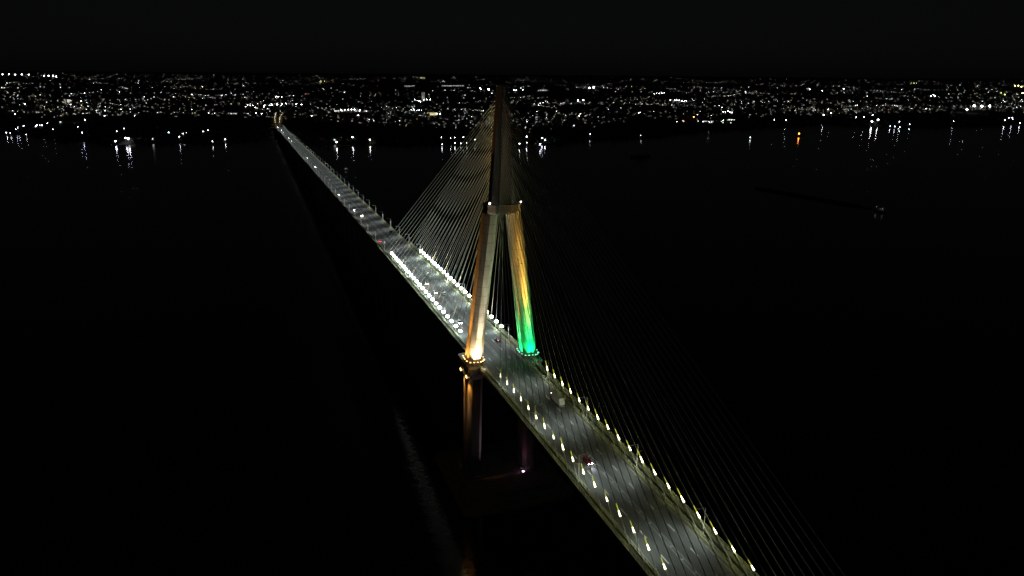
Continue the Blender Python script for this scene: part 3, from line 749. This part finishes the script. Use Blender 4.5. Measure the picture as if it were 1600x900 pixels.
bigs([(750, 138), (751, 141)], E_BIG, 'white floodlight left of the brightest lamp near the pylon top', 'pair left of the pylon top', r=1.8, h=25)
bigs([(763.5, 140.5)], E_BIG, 'largest single white floodlight, just left of the pylon top', 'large floodlight by the pylon top', r=3.2, h=25)
bigs([(803, 138.5), (806.5, 141), (817, 140.5)], E_BIG, 'white floodlight just right of the pylon top', 'floodlights right of the pylon top', r=1.7, h=20)
bigs([(921, 138), (927.5, 137)], E_BIG, 'white floodlight of the high pair right of the pylon', 'high pair right of the pylon', r=2.6, h=25)
bigs([(903, 160), (911, 160)], E_BIG, 'white floodlight of the low pair right of the pylon', 'low pair right of the pylon', r=2.2)
bigs([(905, 181.5), (907, 178)], emit('city_lamp_rosy', (1, .8, .75), 30), 'rosy lamp in the streets below the low pair right of the pylon', 'rosy lamps right of the pylon', r=1.6)
bigs([(1047, 161), (1054, 161.5), (1057, 160.5), (1061, 160), (1065, 159.5), (1069, 159.5), (1072, 160)], E_BIG, 'white floodlight in the shallow arc on the hill right of the pylon', 'arc of floodlights on the hill', r=1.8)
bigs([(998, 176.5), (1001, 176)], E_BIG, 'white floodlight of the close pair left of the arc of lamps', 'close pair left of the arc', r=1.6)
bigs([(1130, 175), (1133.5, 175.5), (1137, 174), (1140.5, 175.5), (1144, 176)], E_BIG, 'white floodlight in the dense bar of lamps on the right bank', 'dense bar of lamps', r=1.8)
bigs([(1022, 145.3), (1026, 145), (1030, 145), (1034, 145), (1038, 146)], E_BIG, 'white lamp in the short level row high right of the pylon', 'short level row', r=1.3)
bigs([(1084, 183)], E_BIGO, 'orange lamp above the lit quay on the right bank', 'orange lamp above the quay', r=2.2)
bigs([(1068, 190)], E_BIGO, 'orange lamp at the left end of the lit quay', 'orange lamp on the quay', r=1.6, h=6)
bigs([(1058, 190), (1075, 190), (1079, 189.5), (1083, 190), (1093, 189.5), (1098, 190.5), (1108, 190.5), (1117, 190)], E_BIGV, 'bluish white lamp along the lit quay on the right bank', 'lamps along the quay', r=1.3, h=6)
bigs([(1130, 188), (1136, 187.5), (1140, 187), (1143, 187.5)], E_BIG, 'white lamp on the jetty right of the lit quay', 'lamps on the jetty', r=1.3, h=6)
bigs([(1210, 187.7), (1228, 188)], E_BIG, 'white floodlight of the pair on the low bank right of the quay', 'pair on the low bank', r=1.8, h=8)
bigs([(1511, 172), (1522, 167), (1534, 167.5), (1546, 167.5)], E_BIG, 'large white floodlight in the row of four on the right', 'row of four large floodlights on the right', r=3.8)
bigs([(1338, 183.5), (1350, 183), (1363.5, 180), (1294, 171), (1298, 177), (1287, 180)], E_BIG, 'white floodlight on the dark slope above the right shore', 'lamps on the slope above the right shore', r=1.8)
bigs([(1362, 192.5), (1371.5, 191)], E_SHORE, 'brightest white floodlight pair on the right water edge, casting twin streaks', 'twin shore floodlights', r=3.6, h=9)
bigs([(1391, 197.5), (1398, 198), (1405, 193), (1406, 198.5), (1421.5, 195)], E_SHORE, 'white shore lamp just right of the twin bright floodlights', 'shore lamps right of the twins', r=2.0, h=7)
bigs([(1490, 190), (1576, 184.5), (1581, 184), (1570, 188.5), (1581.5, 190), (1593.5, 193)], E_SHOREV, 'bluish white shore lamp at the right edge of the photo', 'shore lamps at the right edge', r=2.0, h=8)
bigs([(1586, 135), (1591, 135), (1596, 135), (1601, 135.5), (1598, 146)], E_BIGY, 'yellow floodlight in the long bar on the right horizon', 'yellow bar on the right horizon', r=2.4, h=25)
bigs([(1564, 145.5), (1570, 148)], emit('city_lamp_lime', (.85, 1, .2), 16), 'yellow-green lamp of the pair at the far right', 'yellow-green pair', r=1.9)
bigs([(1424, 130), (1428, 130), (1432, 130)], E_BIGY, 'yellow lamp in the short row on the horizon right of the pylon', 'short yellow row on the horizon', r=1.6, h=25)
bigs([(1455, 149), (1458.5, 148), (1461, 149)], E_BIG, 'white floodlight in the tight cluster on the right hill', 'tight cluster on the right hill', r=2.0)
bigs([(1265, 140.5), (1285, 142), (1318, 140)], E_BIG, 'white lamp standing alone high on the right skyline', 'lone lamps on the right skyline', r=1.8, h=20)
bigs([(500, 127), (502, 127.5), (507, 127)], E_BIGY, 'yellow lamp on the horizon above the bridge landing', 'yellow lamps above the landing', r=1.2, h=20)
bigs([(478, 148)], E_BIGR, 'red mast lamp above the bridge landing', 'red mast lamp', r=1.6, h=40)
bigs([(23.5, 178.5), (39, 163), (52.5, 163.5)], E_BIGV, 'bluish floodlight standing alone inland at the far left', 'lone bluish floodlights at the far left', r=2.0)
bigs([(56, 197.5), (58, 196), (62, 195.7), (65.5, 196), (25, 204.3), (28.5, 203.3)], E_SHOREV, 'violet-white lamp on the jetty at the far left bank', 'violet lamps on the left jetty', r=1.8, h=8)
bigs([(10, 207.5), (16, 208), (37, 197), (74, 193), (83, 202), (41, 210.5)], E_SHORE, 'white lamp dotted along the far left bank', 'lamps along the far left bank', r=1.5, h=7)
bigs([(133, 187.5), (122, 198), (163.5, 181), (210.5, 181), (128.5, 207.5)], E_BIGV, 'bluish lamp on the dark slope left of the bridge', 'bluish lamps on the left slope', r=1.6)
bigs([(180.5, 221), (196.5, 216.5), (200.5, 217)], E_SHOREV, 'brightest violet-white shore lamp left of the bridge, with a long streak below', 'bright shore lamps left of the bridge', r=2.9, h=8)
bigs([(182.5, 205.5), (194, 201), (263.5, 207), (280, 215), (286, 209), (291.5, 207.5), (317.5, 206), (325, 204), (332, 221), (352, 218)], E_SHORE, 'white shore lamp in the scattered line left of the bridge', 'shore lamps left of the bridge', r=2.0, h=8)
bigs([(526, 222.5), (551, 218), (578, 219.5)], E_SHORE, 'white shore lamp in the wide trio between bridge and pylon', 'wide trio of shore lamps', r=2.2, h=9)
bigs([(690, 215), (704, 216), (710.5, 215.5), (724, 215), (742, 220.5)], E_SHORE, 'white lamp in the upper row on the bank left of the pylon', 'upper row on the bank left of the pylon', r=1.9, h=9)
bigs([(691, 225.5), (711, 224), (720, 224), (729, 223.5)], E_SHORE, 'white lamp in the lower row at the water left of the pylon', 'lower row at the water left of the pylon', r=1.4, h=6)
bigs([(811.5, 225), (823, 223.5), (823, 214), (803, 218.5), (847, 216.5), (851.5, 220), (844, 226)], E_SHOREV, 'violet-white shore lamp right beside the pylon', 'shore lamps beside the pylon', r=2.2, h=8)
bigs([(903, 210), (922, 212), (1001.5, 212), (1003, 209)], E_SHORE, 'small white lamp alone on the bank right of the pylon', 'lone lamps on the bank right of the pylon', r=1.5, h=7)
# lamps along the approach roads
m = MB(); m.tube([(0, 0, 0), (0, 0, 9)], .14, 5); m.bar((0, 0, 9), (1.5, 0, 9.2), .12); rl = m.mesh('road_lamp', [STEEL]); m = MB(); m.octa((1.6, 0, 9), .8, .4); rlh = m.mesh('lamp_head', [emit('road_lamp_warm', (1, .85, .5), 12)])
for pts_ in RD:
    for i in range(2, 13, 2):
        x, y, z = pts_[i]; o = link('road_lamp', rl); o.location = (x - 5.2, y, z); tag(o, 'warm road lamp beside the approach road climbing from the bridge into the city', 'street lamp', 'lamps on the approach road'); link('lamp_head', rlh, o)
        l = bpy.data.lights.new('road_light', 'SPOT'); l.energy = 8000; l.color = (1, .75, .38); l.spot_size = R(120); l.spot_blend = .8
        lo = bpy.data.objects.new('road_light', l); col.objects.link(lo); lo.parent = o; lo.location = (1.6, 0, 8.4)
bigs([(441, 180.5), (443.5, 182), (446, 180)], E_BIGR, 'red traffic signal at the top of the approach road', 'red signals on the approach road', r=.8, h=7)

# landmark buildings
def building(px, py, w, d, h, label, wallm, floors, bays, lit, name='apartment_block', rz=.3, win=None):
    p = ground(px, py); z = hz(p.x, p.y) - .5
    t = thing(name, label, 'building', (p.x, p.y, z), rz)
    m = MB(); m.box(-w / 2, w / 2, -d / 2, d / 2, 0, h); m.build('wall', wallm, t)
    m = MB(); m.box(-w / 2 - .6, w / 2 + .6, -d / 2 - .6, d / 2 + .6, h, h + .8); m.build('roof', ROOFM, t)
    wm_ = [MB(), MB()]
    fh = h / floors; bw = w / bays
    for f_ in range(floors):
        for b_ in range(bays):
            k = 1 if rnd.random() < lit else 0
            x0 = -w / 2 + bw * (b_ + .25); z0 = fh * (f_ + .3)
            wm_[k].box(x0, x0 + bw * .5, -d / 2 - .08, -d / 2 + .02, z0, z0 + fh * .45)
    if wm_[0].v: wm_[0].build('window', GLASS, t)
    if wm_[1].v: wm_[1].build('lit_window', win or E_WIN, t)
    return t
E_WIN = emit('landmark_window', (1, .97, .9), 2.2, False); E_WINY = emit('landmark_window_yellow', (1, .9, .45), 2.2, False)
PALE = mat('pale_render', (.55, .54, .5), .9, .2, .05)
tb = building(661.5, 157, 20, 18, 52, 'tall pale tower block rising above the lit cluster left of the pylon', PALE, 14, 5, .05, 'tower_block', -.3)
spot('tower_wash', tb.location + Vector((-10, -70, 5)), tb.location + Vector((0, 0, 28)), 60000, (1, .97, .85), 50)
building(708, 135.5, 260, 60, 18, 'long hall with a brightly lit white front near the skyline left of the pylon', PALE, 3, 34, .3, 'long_hall', -.25)
building(640, 135.5, 120, 40, 16, 'lit low hall near the skyline above the tower block', PALE, 3, 14, .3, 'low_hall', -.25)
building(660, 122.5, 120, 40, 30, 'yellow-lit hall on the skyline left of the pylon', PALE, 3, 14, .8, 'skyline_hall', -.25, E_WINY)
building(675.5, 180, 40, 24, 12, 'hall with a yellow-lit front below the tower block', PALE, 2, 8, .9, 'yellow_hall', -.3, E_WINY)
building(550, 174.5, 150, 24, 7, 'low long shed under the row of six floodlights', PALE, 1, 20, .5, 'long_shed', -.25)
building(1104, 191.5, 190, 20, 8, 'lit quay building along the right bank', PALE, 2, 26, .5, 'quay_building', -.55)
building(1137, 189, 70, 20, 8, 'lit jetty shed right of the quay building', PALE, 2, 10, .5, 'jetty_shed', -.6)
building(850, 142, 110, 40, 12, 'low lit hall on the skyline right of the pylon', PALE, 2, 12, .35, 'low_lit_hall', -.4)
building(106, 160, 30, 20, 16, 'small bright block inland at the far left', PALE, 3, 5, .7, 'bright_block', .2)
building(109, 193, 60, 20, 9, 'grey boathouse on the far left bank', PALE, 2, 8, .1, 'boathouse', .2)
building(222, 218.5, 70, 14, 6, 'low lit waterside shed left of the bridge', PALE, 1, 14, .4, 'waterside_shed', .0)
building(365, 178.5, 26, 14, 6, 'tiny lit shop row left of the bridge landing', PALE, 1, 7, .9, 'shop_row', .0)
building(517, 219, 60, 22, 9, 'grey riverside warehouse right of the bridge', PALE, 2, 8, .15, 'warehouse', -.2)

# ------------------------------------------------------------------ boats
def hull(m, L, B, D):
    ys = [-L / 2, -L * .42, 0, L * .3, L / 2]; ws = [.8, 1, 1, .85, .08]
    m.loft([[(-B / 2 * w * .7, y, -.6), (B / 2 * w * .7, y, -.6), (B / 2 * w, y, D), (-B / 2 * w, y, D)] for y, w in zip(ys, ws)])
def boat(p, rz, L, label, lamp, lampz, cat='boat', name='river_boat', group=None, extra=None):
    t = thing(name, label, cat, (p.x, p.y, WATER), rz, group)
    m = MB(); hull(m, L, L * .22, L * .08); m.build('hull', HULL, t)
    m = MB(); m.box(-L * .075, L * .075, -L * .3, L * .12, L * .08, L * .19); m.build('cabin', DECKM, t)
    m = MB(); m.box(-L * .085, L * .085, -L * .33, L * .16, L * .19, L * .2); m.build('cabin_roof', DECKM, t)
    m = MB()
    for s in (-1, 1):
        for i in range(4): m.box(*sorted((s * L * .075, s * (L * .075 + .05))), -L * .26 + i * L * .09, -L * .2 + i * L * .09, L * .12, L * .16)
    m.build('window', GLASS, t)
    m = MB(); m.tube([(0, 0, L * .2), (0, 0, lampz)], .08, 5); m.build('lamp_post', STEEL, t)
    m = MB(); m.octa((0, 0, lampz), *lamp[1:]); m.build('lamp', lamp[0], t)
    if extra:
        for x, y, z, e in extra: m = MB(); m.octa((x, y, z), .35); m.build('lamp', e, t)
    return t
boat(at(1248, 213, WATER), R(60), 24, 'small boat carrying a bright orange lamp on the river right of the pylon', (E_BIGO, 2.2, 1.8), 9)
E_TUG = emit('tug_lamp', (1, 1, .95), 14)
A, B_ = at(1182, 294.5, WATER), at(1362, 326.5, WATER); dr = (B_ - A)
bz = math.atan2(dr.y, dr.x)
barge = thing('barge', 'long dark unlit barge lying low on the water right of the pylon', 'barge', ((A.x + B_.x) / 2, (A.y + B_.y) / 2, WATER), bz - math.pi / 2)
LB = dr.length
m = MB(); hull(m, LB, 16, 1.6); m.build('hull', mat('barge_black', (.015, .014, .013), .9), barge)
m = MB()
for i in range(8): m.box(-6.5, 6.5, -LB * .45 + i * LB * .108, -LB * .36 + i * LB * .108, 1.6, 2.6)
m.build('hatch_cover', mat('barge_hatch', (.02, .018, .016), .9), barge)
boat(at(1374, 331, WATER), bz + math.pi / 2, 20, 'pusher tug with one white lamp at the end of the long barge', (E_TUG, .9, .9), 3.2, 'tug', 'pusher_tug', None, [(-2.2, -6, 6, emit('tug_dim_lamp', (1, 1, 1), 3)), (2.2, 7, 6.5, emit('tug_bow_lamp', (1, 1, 1), 3))])
boat(at(540, 266, WATER), R(70), 14, 'tiny boat with a faint lamp on the river right of the viaduct', (emit('faint_boat_lamp', (1, 1, 1), 2), .6, .5), 3.6)
boat(at(1172, 217, WATER), R(30), 18, 'small boat with a grey-white lamp below the lit quay', (E_TUG, .9, 1.6), 4.5)
boat(at(1000, 245, WATER), R(100), 60, 'dark unlit ferry drifting right of the pylon', (emit('ferry_dim_lamp', (1, 1, 1), .02), .5, .5), 14, 'ferry', 'river_ferry')

# ------------------------------------------------------------------ world, moonlight, render settings
w = bpy.data.worlds.new('World'); scene.world = w; w.use_nodes = True; nt = w.node_tree
bg = nt.nodes['Background']; sky = nt.nodes.new('ShaderNodeTexSky'); sky.sky_type = 'NISHITA'; sky.sun_disc = False
sky.sun_elevation = R(24); sky.sun_rotation = R(200)
hs = nt.nodes.new('ShaderNodeHueSaturation'); hs.inputs['Saturation'].default_value = .06
tn = nt.nodes.new('ShaderNodeMix'); tn.data_type = 'RGBA'; tn.blend_type = 'MULTIPLY'; tn.inputs['Factor'].default_value = 1; tn.inputs[7].default_value = (.92, 1.06, 1, 1)
nt.links.new(sky.outputs[0], hs.inputs['Color']); nt.links.new(hs.outputs[0], tn.inputs[6]); nt.links.new(tn.outputs[2], bg.inputs[0]); bg.inputs[1].default_value = .00036
sl = bpy.data.lights.new('moonlight', 'SUN'); sl.energy = .004; sl.angle = R(.5); sl.color = (1, .97, .92)
so = bpy.data.objects.new('moonlight', sl); col.objects.link(so)
so.rotation_euler = Euler((R(66), 0, R(-20)))
scene.view_settings.view_transform = 'Standard'; scene.view_settings.look = 'None'; scene.view_settings.exposure = 0; scene.view_settings.gamma = 1
scene.render.engine = 'CYCLES'
cy = scene.cycles
cy.use_denoising = True
cy.denoiser = 'OPENIMAGEDENOISE'
cy.denoising_input_passes = 'RGB_ALBEDO_NORMAL'
cy.denoising_prefilter = 'NONE'
cy.use_light_tree = True
cy.light_sampling_threshold = 0.0
cy.use_adaptive_sampling = False
cy.max_bounces = 4; cy.diffuse_bounces = 2; cy.glossy_bounces = 2; cy.transmission_bounces = 1
cy.sample_clamp_indirect = 3
cy.filter_width = 1.6
cy.caustics_reflective = False; cy.caustics_refractive = False
